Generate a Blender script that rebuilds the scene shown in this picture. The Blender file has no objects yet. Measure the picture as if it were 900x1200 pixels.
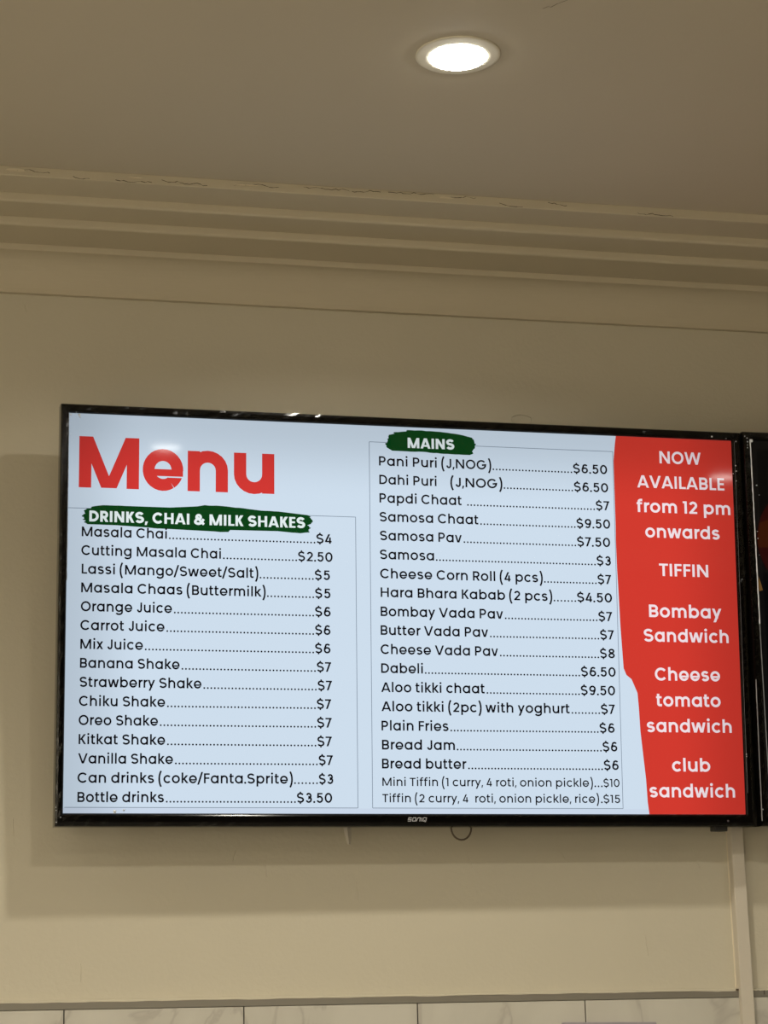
import bpy, bmesh, math, random
from mathutils import Vector, Matrix

random.seed(7)
scene = bpy.context.scene
C = bpy.context.collection
PI = math.pi
Z0 = 1.63                      # height of the top of the wall tiles above the floor
CEIL = Z0 + 1.3628             # ceiling height

# ------------------------------------------------------------------ camera
cam_data = bpy.data.cameras.new('camera')
cam = bpy.data.objects.new('camera', cam_data)
C.objects.link(cam)
cam_data.sensor_fit = 'HORIZONTAL'
cam_data.sensor_width = 36.0
cam_data.lens = 2653.66 * 36.0 / 900.0
cam_data.clip_start = 0.05
cam_data.clip_end = 60
fw = Vector((0.22611571, 0.94326637, 0.24314655)).normalized()
rt = Vector((0.97360593, -0.2267998, -0.02556059)).normalized()
up = rt.cross(fw)
M = Matrix((rt, up, -fw)).transposed().to_4x4()
M.translation = Vector((-0.355687, -3.846357, Z0 - 0.125387))
cam.matrix_world = M
scene.camera = cam

# ------------------------------------------------------------------ world, colour management
world = bpy.data.worlds.new('world')
scene.world = world
world.use_nodes = True
world.node_tree.nodes['Background'].inputs[0].default_value = (0.9, 0.8, 0.65, 1)
world.node_tree.nodes['Background'].inputs[1].default_value = 0.0
scene.view_settings.view_transform = 'Standard'
scene.view_settings.look = 'None'
scene.view_settings.gamma = 1
scene.view_settings.use_curve_mapping = False
scene.view_settings.exposure = 0.0
LAMP_COL = (1.0, 0.935, 0.80)
LAMP_W = 7.5                    # watts of the front row's beam; those further back are stronger, the last an added fill
LAMP_SPREAD = 150              # degrees
DIFFUSER = 40.0
SCREEN = 1.0
T_ROW = 0.122                  # stroke weight of the menu rows
CAP_ROW = 0.0167                   # brightness of the lit display


# ------------------------------------------------------------------ materials
def mat(name, col, rough=0.6, metal=0.0, spec=0.5, emit=None, estr=0.0, coat=0.0):
    m = bpy.data.materials.new(name)
    m.use_nodes = True
    b = m.node_tree.nodes['Principled BSDF']
    b.inputs['Base Color'].default_value = (*col, 1)
    b.inputs['Roughness'].default_value = rough
    b.inputs['Metallic'].default_value = metal
    b.inputs['Specular IOR Level'].default_value = spec
    b.inputs['Coat Weight'].default_value = coat
    if emit:
        b.inputs['Emission Color'].default_value = (*emit, 1)
        b.inputs['Emission Strength'].default_value = estr
    return m


def plaster(name, c1, c2, bump=0.12, scale=90.0, rough=0.75, spec=0.3):
    m = mat(name, c1, rough, spec=spec)
    nt = m.node_tree
    b = nt.nodes['Principled BSDF']
    tc = nt.nodes.new('ShaderNodeTexCoord')
    n1 = nt.nodes.new('ShaderNodeTexNoise'); n1.inputs['Scale'].default_value = 1.6; n1.inputs['Detail'].default_value = 5
    n2 = nt.nodes.new('ShaderNodeTexNoise'); n2.inputs['Scale'].default_value = scale; n2.inputs['Detail'].default_value = 3
    n3 = nt.nodes.new('ShaderNodeTexNoise'); n3.inputs['Scale'].default_value = 7; n3.inputs['Detail'].default_value = 4
    mx = nt.nodes.new('ShaderNodeMix'); mx.data_type = 'RGBA'
    mx.inputs['A'].default_value = (*c1, 1); mx.inputs['B'].default_value = (*c2, 1)
    nt.links.new(tc.outputs['Object'], n1.inputs['Vector'])
    nt.links.new(tc.outputs['Object'], n2.inputs['Vector'])
    nt.links.new(tc.outputs['Object'], n3.inputs['Vector'])
    nt.links.new(n1.outputs['Fac'], mx.inputs['Factor'])
    nt.links.new(mx.outputs['Result'], b.inputs['Base Color'])
    b1 = nt.nodes.new('ShaderNodeBump'); b1.inputs['Strength'].default_value = bump; b1.inputs['Distance'].default_value = 0.002
    b2 = nt.nodes.new('ShaderNodeBump'); b2.inputs['Strength'].default_value = 0.35; b2.inputs['Distance'].default_value = 0.006
    nt.links.new(n2.outputs['Fac'], b1.inputs['Height'])
    nt.links.new(n3.outputs['Fac'], b2.inputs['Height'])
    nt.links.new(b1.outputs['Normal'], b2.inputs['Normal'])
    nt.links.new(b2.outputs['Normal'], b.inputs['Normal'])
    return m


def marble(name):
    m = mat(name, (0.6, 0.57, 0.5), 0.22)
    nt = m.node_tree
    b = nt.nodes['Principled BSDF']
    tc = nt.nodes.new('ShaderNodeNewGeometry')
    mp = nt.nodes.new('ShaderNodeMapping'); mp.inputs['Rotation'].default_value = (0, 0.6, 0)
    mp.inputs['Scale'].default_value = (2.2, 2.2, 0.9)
    n = nt.nodes.new('ShaderNodeTexNoise'); n.inputs['Scale'].default_value = 2.6; n.inputs['Detail'].default_value = 6
    n.inputs['Distortion'].default_value = 0.8
    ab = nt.nodes.new('ShaderNodeMath'); ab.operation = 'SUBTRACT'; ab.inputs[1].default_value = 0.5
    a2 = nt.nodes.new('ShaderNodeMath'); a2.operation = 'ABSOLUTE'
    r = nt.nodes.new('ShaderNodeValToRGB')
    r.color_ramp.elements[0].position = 0.0; r.color_ramp.elements[0].color = (0.47, 0.44, 0.385, 1)
    r.color_ramp.elements[1].position = 0.018; r.color_ramp.elements[1].color = (0.56, 0.535, 0.465, 1)
    e = r.color_ramp.elements.new(0.15); e.color = (0.60, 0.575, 0.50, 1)
    nt.links.new(tc.outputs['Position'], mp.inputs['Vector']); nt.links.new(mp.outputs['Vector'], n.inputs['Vector'])
    nt.links.new(n.outputs['Fac'], ab.inputs[0]); nt.links.new(ab.outputs[0], a2.inputs[0])
    nt.links.new(a2.outputs[0], r.inputs['Fac']); nt.links.new(r.outputs['Color'], b.inputs['Base Color'])
    return m


def film_mat(name):
    m = bpy.data.materials.new(name); m.use_nodes = True
    nt = m.node_tree; nt.nodes.clear()
    out = nt.nodes.new('ShaderNodeOutputMaterial')
    t = nt.nodes.new('ShaderNodeBsdfTransparent')
    g = nt.nodes.new('ShaderNodeBsdfGlossy'); g.inputs['Roughness'].default_value = 0.09
    g.inputs['Color'].default_value = (1, 1, 1, 1)
    mx = nt.nodes.new('ShaderNodeMixShader')
    mx.inputs[0].default_value = 0.014; nt.links.new(t.outputs[0], mx.inputs[1]); nt.links.new(g.outputs[0], mx.inputs[2])
    nt.links.new(mx.outputs[0], out.inputs['Surface'])
    return m


def lit(name, col, k=1.0):
    """a colour the display shows; viewing-angle and backlight dimming at sides and top painted into its emission"""
    m = mat(name, (0.003, 0.003, 0.004), 0.045, spec=0.2, emit=col, estr=SCREEN * k)
    nt = m.node_tree; b = nt.nodes['Principled BSDF']
    tc = nt.nodes.new('ShaderNodeTexCoord'); sp = nt.nodes.new('ShaderNodeSeparateXYZ')
    ax = nt.nodes.new('ShaderNodeMath'); ax.operation = 'ABSOLUTE'
    rx_ = nt.nodes.new('ShaderNodeMapRange'); rz_ = nt.nodes.new('ShaderNodeMapRange')
    for r_, lo, hi, a, c in ((rx_, 0.46, 0.61, 1.0, 0.74), (rz_, 0.56, 0.70, 1.0, 0.74)):  # position-based dimming of the emission at sides and top
        r_.interpolation_type = 'SMOOTHSTEP'
        r_.inputs['From Min'].default_value = lo; r_.inputs['From Max'].default_value = hi
        r_.inputs['To Min'].default_value = a; r_.inputs['To Max'].default_value = c
    mu = nt.nodes.new('ShaderNodeMath'); mu.operation = 'MULTIPLY'
    m2 = nt.nodes.new('ShaderNodeMath'); m2.operation = 'MULTIPLY'; m2.inputs[1].default_value = SCREEN * k * 1.03
    nt.links.new(tc.outputs['Object'], sp.inputs[0]); nt.links.new(sp.outputs['X'], ax.inputs[0])
    nt.links.new(ax.outputs[0], rx_.inputs['Value']); nt.links.new(sp.outputs['Z'], rz_.inputs['Value'])
    nt.links.new(rx_.outputs[0], mu.inputs[0]); nt.links.new(rz_.outputs[0], mu.inputs[1])
    nt.links.new(mu.outputs[0], m2.inputs[0]); nt.links.new(m2.outputs[0], b.inputs['Emission Strength'])
    return m


W_PAINT = plaster('wall_paint', (0.605, 0.555, 0.44), (0.565, 0.52, 0.405), 0.25, 130)
C_PAINT = plaster('ceiling_paint', (0.60, 0.53, 0.41), (0.53, 0.475, 0.37), 0.06, 60)
CORNICE = plaster('cornice_paint', (0.60, 0.53, 0.40), (0.56, 0.50, 0.375), 0.08, 60)
STRIP_P = plaster('strip_paint', (0.64, 0.58, 0.49), (0.60, 0.55, 0.46), 0.05, 80, 0.5)
METAL = mat('tile_edge_metal', (0.235, 0.215, 0.175), 0.55, 0.3)
TILE = marble('marble_tile')
GROUT = mat('grout', (0.05, 0.042, 0.035), 0.9)
CRACK = mat('crack_dark', (0.10, 0.075, 0.05), 0.9)
FLAKE = plaster('flake_paint', (0.72, 0.64, 0.48), (0.66, 0.58, 0.44), 0.3, 90)
WHITE_W = plaster('white_wall', (0.84, 0.80, 0.72), (0.80, 0.76, 0.68), 0.1, 90)
FLOOR = plaster('floor_grey', (0.22, 0.20, 0.16), (0.18, 0.165, 0.14), 0.05, 40, 0.5)
BEZEL = mat('bezel_gloss', (0.003, 0.0025, 0.002), 0.12, spec=0.22)
HOUSING = mat('housing_black', (0.012, 0.011, 0.010), 0.5)
FILM = film_mat('clear_film')
FOLD_GLINT_DIM = mat('film_fold_glint', (0.30, 0.31, 0.33), 0.2, spec=0.6)  # grey painted for the dimmer glints along the film edges
FOLD_GLINT = mat('film_glint_bright', (0.88, 0.93, 1.0), 0.22, spec=0.8)  # near white painted for the bright glints on the clear film
LOGO = mat('logo_grey', (0.50, 0.50, 0.52), 0.35)
LED = mat('indicator', (0.10, 0.08, 0.09), 0.3)
STEEL = mat('mount_steel', (0.03, 0.03, 0.03), 0.5, 0.3)
STRAP = mat('strap_grey', (0.50, 0.46, 0.39), 0.5)
CORD = mat('cord_dark', (0.12, 0.09, 0.065), 0.6)
PANELGREY = mat('panel_lilac', (0.34, 0.31, 0.33), 0.5)
RING = mat('ring_white', (0.74, 0.69, 0.56), 0.45)
DIFF = mat('diffuser', (0.9, 0.9, 0.9), 0.4, emit=(1.0, 0.97, 0.90), estr=DIFFUSER)
S_WHITE = lit('display_white', (0.595, 0.705, 0.82))
S_BAND = lit('display_band', (0.57, 0.66, 0.785))
S_BLACK = lit('display_black', (0.003, 0.003, 0.005))
S_LINE = lit('display_line', (0.20, 0.25, 0.32))
S_RED = lit('display_red', (0.62, 0.040, 0.026))
S_MENU = lit('display_menu_red', (0.62, 0.035, 0.030))
S_TEXT = lit('display_text_white', (0.86, 0.74, 0.78))
S_HEAD = lit('display_heading_white', (0.74, 0.83, 0.83))
S_GREEN = lit('display_green', (0.0004, 0.046, 0.006))
S_DARK = lit('display_dark', (0.0008, 0.0008, 0.0008))
S_BORDER = lit('display_border', (0.004, 0.0035, 0.003))
S_MAROON = lit('display_maroon', (0.022, 0.0010, 0.0008))
S_ORANGE = lit('display_orange', (0.040, 0.007, 0.0008))
S_AMBER = lit('display_amber', (0.16, 0.08, 0.02))


# ------------------------------------------------------------------ object helpers
def obj(name, bm, m, parent=None, smooth=False):
    me = bpy.data.meshes.new(name)
    bm.normal_update()
    bm.to_mesh(me); bm.free()
    for x in (m if isinstance(m, (list, tuple)) else [m]):
        me.materials.append(x)
    if smooth:
        for p in me.polygons: p.use_smooth = True
    o = bpy.data.objects.new(name, me)
    C.objects.link(o)
    if parent: o.parent = parent
    return o


def thing(name, label, cat, loc=(0, 0, 0), group=None):
    o = bpy.data.objects.new(name, None)
    o.empty_display_size = 0.1
    C.objects.link(o)
    o.location = loc
    o['label'] = label; o['category'] = cat
    if group: o['group'] = group
    return o


def struct(name, bm, m, label, parent=None, smooth=False):
    o = obj(name, bm, m, parent, smooth)
    o['kind'] = 'structure'
    o['label'] = label
    o['category'] = name.split('_')[0]
    return o


def box(bm, x0, x1, y0, y1, z0, z1, bev=0.0):
    vs = [bm.verts.new((x, y, z)) for x in (x0, x1) for y in (y0, y1) for z in (z0, z1)]
    fs = [bm.faces.new([vs[i] for i in q]) for q in
          ((0, 1, 3, 2), (4, 6, 7, 5), (0, 4, 5, 1), (2, 3, 7, 6), (0, 2, 6, 4), (1, 5, 7, 3))]
    if bev:
        es = {e for f in fs for e in f.edges}
        bmesh.ops.bevel(bm, geom=list(es), offset=bev, segments=2, affect='EDGES', profile=0.5)


def tube(bm, pts, r, n=8, flat=1.0):
    rings = []
    for i, p in enumerate(pts):
        p = Vector(p)
        a = Vector(pts[max(i - 1, 0)]); b = Vector(pts[min(i + 1, len(pts) - 1)])
        d = (b - a).normalized()
        s = d.cross(Vector((0, 1, 0)))
        if s.length < 1e-4: s = Vector((1, 0, 0))
        s.normalize(); t = s.cross(d)
        rr = r[i] if isinstance(r, (list, tuple)) else r
        rings.append([bm.verts.new(p + s * math.cos(2 * PI * k / n) * rr + t * math.sin(2 * PI * k / n) * rr * flat) for k in range(n)])
    for A, B in zip(rings, rings[1:]):
        for k in range(n):
            bm.faces.new((A[k], A[(k + 1) % n], B[(k + 1) % n], B[k]))
    bm.faces.new(rings[0]); bm.faces.new(rings[-1][::-1])


def lathe(bm, prof, n=48, c=(0, 0, 0), mats=None):
    rings = []
    for (r, z) in prof:
        if r < 1e-6: rings.append([bm.verts.new((c[0], c[1], c[2] + z))])
        else: rings.append([bm.verts.new((c[0] + r * math.cos(2 * PI * k / n), c[1] + r * math.sin(2 * PI * k / n), c[2] + z)) for k in range(n)])
    for A, B in zip(rings, rings[1:]):
        for k in range(n):
            q = [A[k % len(A)], A[(k + 1) % len(A)], B[(k + 1) % len(B)], B[k % len(B)]]
            u = []
            for v in q:
                if v not in u: u.append(v)
            if len(u) > 2: bm.faces.new(u)


# ------------------------------------------------------------------ stroke lettering (em = 1, capitals 0.70 high)
CAP, XH, ASC, DSC = 0.70, 0.556, 0.745, -0.21


def arc(cx, cy, rx, ry, a0, a1, n=None):
    n = n or max(4, int(abs(a1 - a0) / 15))
    return [(cx + rx * math.cos(math.radians(a0 + (a1 - a0) * i / n)), cy + ry * math.sin(math.radians(a0 + (a1 - a0) * i / n))) for i in range(n + 1)]


def diag(x0, y0, x1, y1, t):
    """a slanting stroke whose ends are cut level: centre x at both ends"""
    h = t * math.hypot(x1 - x0, y1 - y0) / abs(y1 - y0) / 2
    return ('p', [(x0 - h, y0), (x0 + h, y0), (x1 + h, y1), (x1 - h, y1)])


def glyph(ch, t):
    """returns (elements, width): elements 's' = stroke (points, closed, thickness), 'p' = polygon"""
    h = t / 2
    S = lambda pts, closed=False, tt=None: ('s', pts, closed, tt or t)
    V = lambda x, y0, y1: S([(x, y0), (x, y1)])
    Hh = lambda x0, x1, y, tt=None: S([(x0, y), (x1, y)], False, tt)
    bold = max(0.0, (t - 0.09) / 0.08)
    tb = t * (1 - 0.30 * min(1, bold))      # crossbars get thinner in heavy weights
    x = ch
    lw = 0.555 + 0.01 * bold                 # width of round small letters
    r_x = (lw - t) / 2; r_y = (XH + 0.02 - t) / 2; cy = XH / 2
    nw = 0.47 + 0.075 * bold
    def arch(x0, w):
        rx = (w - t) / 2
        ry = min(rx * 1.0, XH * 0.5)
        top = XH - h + 0.01
        return [S(arc(x0 + h + rx, top - ry, rx, ry, 180, 0) + [(x0 + w - h, 0)])]
    if x == ' ': return [], 0.235
    if x in 'adqgbpoce':
        o = [S(arc(h + r_x, cy, r_x, r_y, 0, 360, 28)[:-1], True)]
        if x == 'o': return o, lw
        if x == 'a': return o + [V(lw - h, 0, XH)], lw
        if x == 'd': return o + [V(lw - h, 0, ASC)], lw
        if x == 'b': return o + [V(h, 0, ASC)], lw
        if x == 'p': return o + [V(h, DSC, XH)], lw
        if x == 'q': return o + [V(lw - h, DSC, XH)], lw
        if x == 'g':
            ry = 0.17
            return o + [S([(lw - h, XH), (lw - h, -0.02)] + arc(h + r_x, -0.02, r_x, ry + 0.04 - h, 0, -155)[1:])], lw
        if x == 'c': return [S(arc(h + r_x, cy, r_x, r_y, 42, 318, 22))], lw - 0.05
        if x == 'e':
            te = t * (1 - 0.45 * min(1.0, bold)); bt = cy - te * 0.5 + 0.01
            yc = cy - 0.12 + 0.018 * min(1, bold)      # level cut of the lower terminal
            ox_, oy_, ix_, iy_ = r_x + h, r_y + h, r_x - h, r_y - h
            ai = math.degrees(math.asin(max(-0.94, (yc - cy) / iy_))); ao = math.degrees(math.asin((yc - cy) / oy_))
            a1 = 360 + ai
            out = arc(lw / 2, cy, ox_, oy_, ai, ao, 6)
            inn = [(lw / 2 + ix_ * math.cos(math.radians(ai)), cy + iy_ * math.sin(math.radians(ai)))]
            return [S(arc(h + r_x, cy, r_x, r_y, -3, a1, 26)), Hh(h, lw - 0.004, bt, te), ('p', out + inn)], lw
    if x in 'nhmru':
        if x == 'u':
            rx = (nw - t) / 2; ry = min(rx, XH * 0.5)
            return [S([(h, XH)] + arc(h + rx, ry + h - 0.01, rx, ry, 180, 360)), V(nw - h, 0, XH)], nw
        st = V(h, 0, ASC if x == 'h' else XH)
        if x == 'r':
            return [st, S(arc(h + 0.20, XH - h - 0.195, 0.20, 0.20, 180, 84))], 0.235 + h * 0.6
        if x == 'm':
            w = 0.44 + 0.05 * bold
            return [st] + arch(0, w) + arch(w - t, w), 2 * w - t
        return [st] + arch(0, nw), nw
    if x == 'i': return [V(h + 0.01, 0, XH), S(arc(h + 0.01, XH + 0.15, t * 0.30, t * 0.30, 0, 360, 10)[:-1], True, t * 0.62)], t + 0.02
    if x == 'l': return [V(h, 0, ASC)], t
    if x == 'k': return [V(h, 0, ASC), diag(h + 0.06, 0.235, 0.40 - 0.02, XH, t), diag(h + 0.11, 0.30, 0.415, 0, t)], 0.46
    if x == 't': return [S([(0.115, ASC - 0.055), (0.115, h + 0.075)] + arc(0.115 + 0.08, h + 0.075, 0.08, 0.075, 180, 270, 4)[1:] + [(0.31, h)]), Hh(0.0, 0.30, XH - tb / 2, tb)], 0.32
    if x == 'f': return [S([(0.12, 0)] + [(0.12, 0.56)] + arc(0.12 + 0.125, 0.60, 0.125, ASC - 0.60 - h + 0.01, 180, 90, 5) + [(0.31, ASC + 0.01 - h)]), Hh(0.0, 0.30, XH - tb / 2, tb)], 0.31
    if x in 'sS$':
        Hc, w = (XH, 0.43) if x == 's' else (CAP, 0.53)
        if x == '$': w = 0.50
        w += 0.04 * bold
        H2 = Hc + 0.02 - t
        ru = H2 * 0.245; rl = H2 * 0.255
        yt = Hc + 0.01 - h - ru; yb = h - 0.01 + rl
        rx = (w - t) / 2
        k = rx * 0.94
        up_ = [(h + rx + k * math.cos(math.radians(a)), yt + ru * math.sin(math.radians(a))) for a in range(22, 241, 12)]
        lo_ = [(h + rx + rx * math.cos(math.radians(a)), yb + rl * math.sin(math.radians(a))) for a in range(60, -165, -12)]
        e = [S(up_ + lo_)]
        if x == '$': e += [('s', [(w / 2, CAP - h), (w / 2, CAP + 0.085)], False, t * 0.85), ('s', [(w / 2, h), (w / 2, -0.085)], False, t * 0.85)]
        return e, w
    if x in 'vwy':
        hw = t * 0.52
        if x == 'v' or x == 'y':
            w = 0.50 + 0.03 * bold; m = w / 2
            if x == 'v': return [diag(hw, XH, m - h * 0.25, 0, t), diag(w - hw, XH, m + h * 0.25, 0, t)], w
            return [diag(hw, XH, m + 0.01, 0.02, t), diag(w - hw, XH, m - 0.13, DSC, t)], w
        w = 0.76 + 0.06 * bold
        q = [hw, w * 0.275, w * 0.5, w * 0.725, w - hw]
        return [diag(q[0], XH, q[1] - h * .2, 0, t), diag(q[2], XH, q[1] + h * .2, 0, t), diag(q[2], XH, q[3] - h * .2, 0, t), diag(q[4], XH, q[3] + h * .2, 0, t)], w
    if x == 'x': return [diag(h, XH, 0.46 - h, 0, t), diag(0.46 - h, XH, h, 0, t)], 0.46
    # capitals
    if x in 'OQCG':
        w = 0.71; rx = (w - t) / 2; ry = (CAP + 0.02 - t) / 2; c = CAP / 2
        if x == 'O': return [S(arc(w / 2, c, rx, ry, 0, 360, 36)[:-1], True)], w
        if x == 'C': return [S(arc(w / 2, c, rx, ry, 40, 320, 28))], w - 0.05
        return [S(arc(w / 2, c, rx, ry, 40, 360, 30) + [(w * 0.55, c - tb * 0.3)])], w
    if x == 'D':
        w = 0.59; ry = (CAP - t) / 2
        return [S([(h, h), (0.24, h)] + arc(0.24, CAP / 2, w - 0.24 - h, ry, -90, 90, 16)[1:] + [(h, CAP - h)], True)], w
    if x in 'PRB':
        w = 0.48 + 0.02 * bold; pb = 0.30 if x != 'B' else 0.345
        ry = (CAP - h - pb) / 2; xc = w - h - ry
        e = [V(h, 0, CAP), S([(h, pb), (xc, pb)] + arc(xc, pb + ry, ry, ry, -90, 90, 12)[1:] + [(h, CAP - h)])]
        if x == 'R': e.append(diag(0.26, pb, w - h * 0.9, 0, t))
        if x == 'B':
            r2 = (pb - h) / 2 + 0.0; xc = w - h - r2 + 0.02
            e.append(S([(h, h), (xc, h)] + arc(xc, h + r2, r2, r2, -90, 90, 12)[1:] + [(h, pb)]))
        return e, w + 0.02
    if x == 'M':
        w = 0.755 + 0.045 * bold
        return [V(h, 0, CAP), V(w - h, 0, CAP), diag(h * 1.2, CAP, w / 2 - 0.02 * bold, 0.04 * (1 - min(1, bold)), t * 0.95), diag(w - h * 1.2, CAP, w / 2 + 0.02 * bold, 0.04 * (1 - min(1, bold)), t * 0.95)], w
    if x == 'N': w = 0.62; return [V(h, 0, CAP), V(w - h, 0, CAP), diag(h, CAP, w - h, 0, t)], w
    if x == 'H': w = 0.59; return [V(h, 0, CAP), V(w - h, 0, CAP), Hh(h, w - h, CAP / 2, tb)], w
    if x == 'I': return [V(h, 0, CAP)], t
    if x == 'L': return [S([(h, CAP), (h, tb / 2)][:1] + [(h, 0)]), Hh(h, 0.39, tb / 2, tb)], 0.39
    if x in 'EF':
        e = [V(h, 0, CAP), Hh(h, 0.40, CAP - tb / 2, tb), Hh(h, 0.38, CAP / 2 + 0.01, tb)]
        if x == 'E': e.append(Hh(h, 0.41, tb / 2, tb))
        return e, 0.41
    if x == 'T': return [Hh(0, 0.50, CAP - tb / 2, tb), V(0.25, 0, CAP)], 0.50
    if x == 'J': return [S([(0.40 - h, CAP)] + arc(0.215, 0.20, 0.185 - h, 0.21 - h, 0, -180, 12))], 0.40
    if x == 'K': return [V(h, 0, CAP), diag(h + 0.08, 0.30, 0.50 - h * 1.1, CAP, t), diag(h + 0.14, 0.39, 0.52 - h * 1.1, 0, t)], 0.52
    if x == 'A':
        w = 0.69; hw = t * 0.53
        return [diag(w / 2 - h * .15, CAP, hw, 0, t), diag(w / 2 + h * .15, CAP, w - hw, 0, t), Hh(w * 0.2, w * 0.8, 0.185, tb)], w
    if x == 'V':
        w = 0.68; hw = t * 0.53
        return [diag(w / 2 - h * .15, 0, hw, CAP, t), diag(w / 2 + h * .15, 0, w - hw, CAP, t)], w
    if x == 'W':
        w = 0.98; hw = t * 0.53
        q = [hw, w * 0.265, w * 0.5, w * 0.735, w - hw]
        return [diag(q[0], CAP, q[1], 0, t), diag(q[2], CAP, q[1], 0, t), diag(q[2], CAP, q[3], 0, t), diag(q[4], CAP, q[3], 0, t)], w
    # figures
    if x == '0': return [S(arc(0.265, CAP / 2, 0.265 - h, CAP / 2 + 0.01 - h, 0, 360, 28)[:-1], True)], 0.53
    if x == '1': return [V(0.22 - h, 0, CAP), Hh(0.0, 0.2, CAP - tb / 2, tb)], 0.22
    if x == '2':
        r = 0.225 - h
        return [S(arc(0.225, CAP - h - r, r, r, 165, -30, 13) + [(0.045 + h * 0.4, tb / 2)]), Hh(0.0, 0.44, tb / 2, tb)], 0.45
    if x == '3':
        r1 = 0.165; r2 = 0.185
        a = arc(0.215, CAP + 0.01 - h - (r1 - .0), 0.20 - h, r1, 160, -80, 14)
        b = arc(0.215, -0.01 + h + r2 - .005, 0.225 - h, r2, 80, -160, 14)
        return [S(a + b)], 0.45
    if x == '4': return [S([(0.47, 0.155), (0.035, 0.155), (0.30, CAP)][:2], False, tb), diag(0.055, 0.14, 0.305, CAP, t), V(0.355, 0, 0.46)], 0.50
    if x == '5':
        r = 0.225
        return [Hh(0.07, 0.43, CAP - tb / 2, tb), diag(0.07 + h, CAP, 0.045 + h, 0.33, t), S([(0.045 + h, 0.375)] + arc(0.235, -0.01 + h + r - 0.035, 0.235 - h, r - 0.03, 120, -160, 16))], 0.47
    if x in '69':
        r = 0.24 - h
        e = [S(arc(0.24, 0.23, r, 0.235 - h, 0, 360, 24)[:-1], True), S([(h, 0.23)] + [(h + 0.01, 0.36), (h + 0.07, 0.52)] + arc(0.265, 0.47, 0.165, CAP - 0.47 - h + .01, 135, 35, 6))]
        if x == '9': e = [('s', [(0.48 - a, CAP - b) for a, b in k[1]], k[2], k[3]) for k in e]
        return e, 0.48
    if x == '7': return [Hh(0, 0.44, CAP - tb / 2, tb), diag(0.44 - h * 1.1, CAP, 0.13, 0, t)], 0.44
    if x == '8': return [S(arc(0.24, 0.20, 0.24 - h, 0.205 - h, 0, 360, 22)[:-1], True), S(arc(0.24, 0.525, 0.215 - h, 0.18 - h + .005, 0, 360, 22)[:-1], True)], 0.48
    # signs
    if x == '.': return [S(arc(0.055, 0.05, t * 0.30, t * 0.30, 0, 360, 8)[:-1], True, t * 0.62)], 0.11
    if x == ',': return [('p', [(0.03, 0.11), (0.03 + t, 0.11), (0.01 + t * 0.6, -0.12), (0.0, -0.12)])], 0.03 + t
    if x == '(': return [S(arc(0.37, 0.30, 0.35, 0.70, 128, 232, 12))], 0.21
    if x == ')': return [S(arc(-0.16, 0.30, 0.35, 0.70, 52, -52, 12))], 0.21
    if x == '/': return [diag(0.02, -0.10, 0.30, 0.79, t)], 0.33
    if x == '&':
        return [S([(0.60, 0.0 + 0.03), (0.17, 0.47)] + arc(0.26, CAP - h - 0.125, 0.13, 0.13, 205, -40, 12) + [(0.17, 0.36), (0.10, 0.30)] + arc(0.245, 0.19, 0.20, 0.19 - h + .01, 150, 285, 8) + [(0.44, 0.13), (0.58, 0.38)])], 0.63
    raise ValueError(ch)


def ribbon(bm, pts, closed, t, T, depth):
    n = len(pts); L = []; R = []
    P = [Vector((a, b)) for a, b in pts]
    for i in range(n):
        if closed: a, b = P[(i - 1) % n], P[(i + 1) % n]
        else: a, b = P[max(i - 1, 0)], P[min(i + 1, n - 1)]
        p = P[i]
        d1 = (p - a); d2 = (b - p)
        if d1.length < 1e-9: d1 = d2
        if d2.length < 1e-9: d2 = d1
        d1 = d1.normalized(); d2 = d2.normalized()
        n1 = Vector((-d1.y, d1.x)); n2 = Vector((-d2.y, d2.x))
        m = n1 + n2
        if m.length < 1e-6: m = n1
        m.normalize()
        k = 1 / max(0.45, m.dot(n1))
        L.append(bm.verts.new(T(p + m * (t / 2 * k), depth))); R.append(bm.verts.new(T(p - m * (t / 2 * k), depth)))
    for i in range(n if closed else n - 1):
        j = (i + 1) % n
        bm.faces.new((R[i], R[j], L[j], L[i]))


TRACK = 0.0
LSB = {}
RSB = {}
for chars, l_, r_ in (('HIKMNil1hkmnrbpBDEFLPR', 0.080, None), ('adgqocesOCGQS&', 0.046, None), ('0689235$', 0.062, None), ('vwxyAVWTXY7/,', 0.022, None), ('tfJ4', 0.030, None), ('u', 0.072, None), ('.', 0.045, None), ('()', 0.065, None)):
    for q_ in chars: LSB[q_] = l_; RSB[q_] = l_
for q_, v_ in (('a', .080), ('d', .080), ('g', .080), ('q', .080), ('b', .046), ('p', .046), ('D', .046), ('B', .046), ('P', .04), ('R', .035), ('K', .015), ('k', .012), ('L', .02), ('E', .04), ('F', .02), ('r', .012), ('c', .035), ('J', .075), ('G', .07), ('u', .08)): RSB[q_] = v_
LSB['1'] = 0.03


def bear(ch, t, track):
    f = 1.0 - max(0.0, t - 0.09) * 3.2
    return LSB.get(ch, 0.0) * f + track / 2, RSB.get(ch, 0.0) * f + track / 2


def measure(s, t, track=TRACK):
    x = 0
    for ch in s:
        a, b = bear(ch, t, track)
        x += glyph(ch, t)[1] + a + b
    return x - bear(s[0], t, track)[0] - bear(s[-1], t, track)[1]


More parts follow.
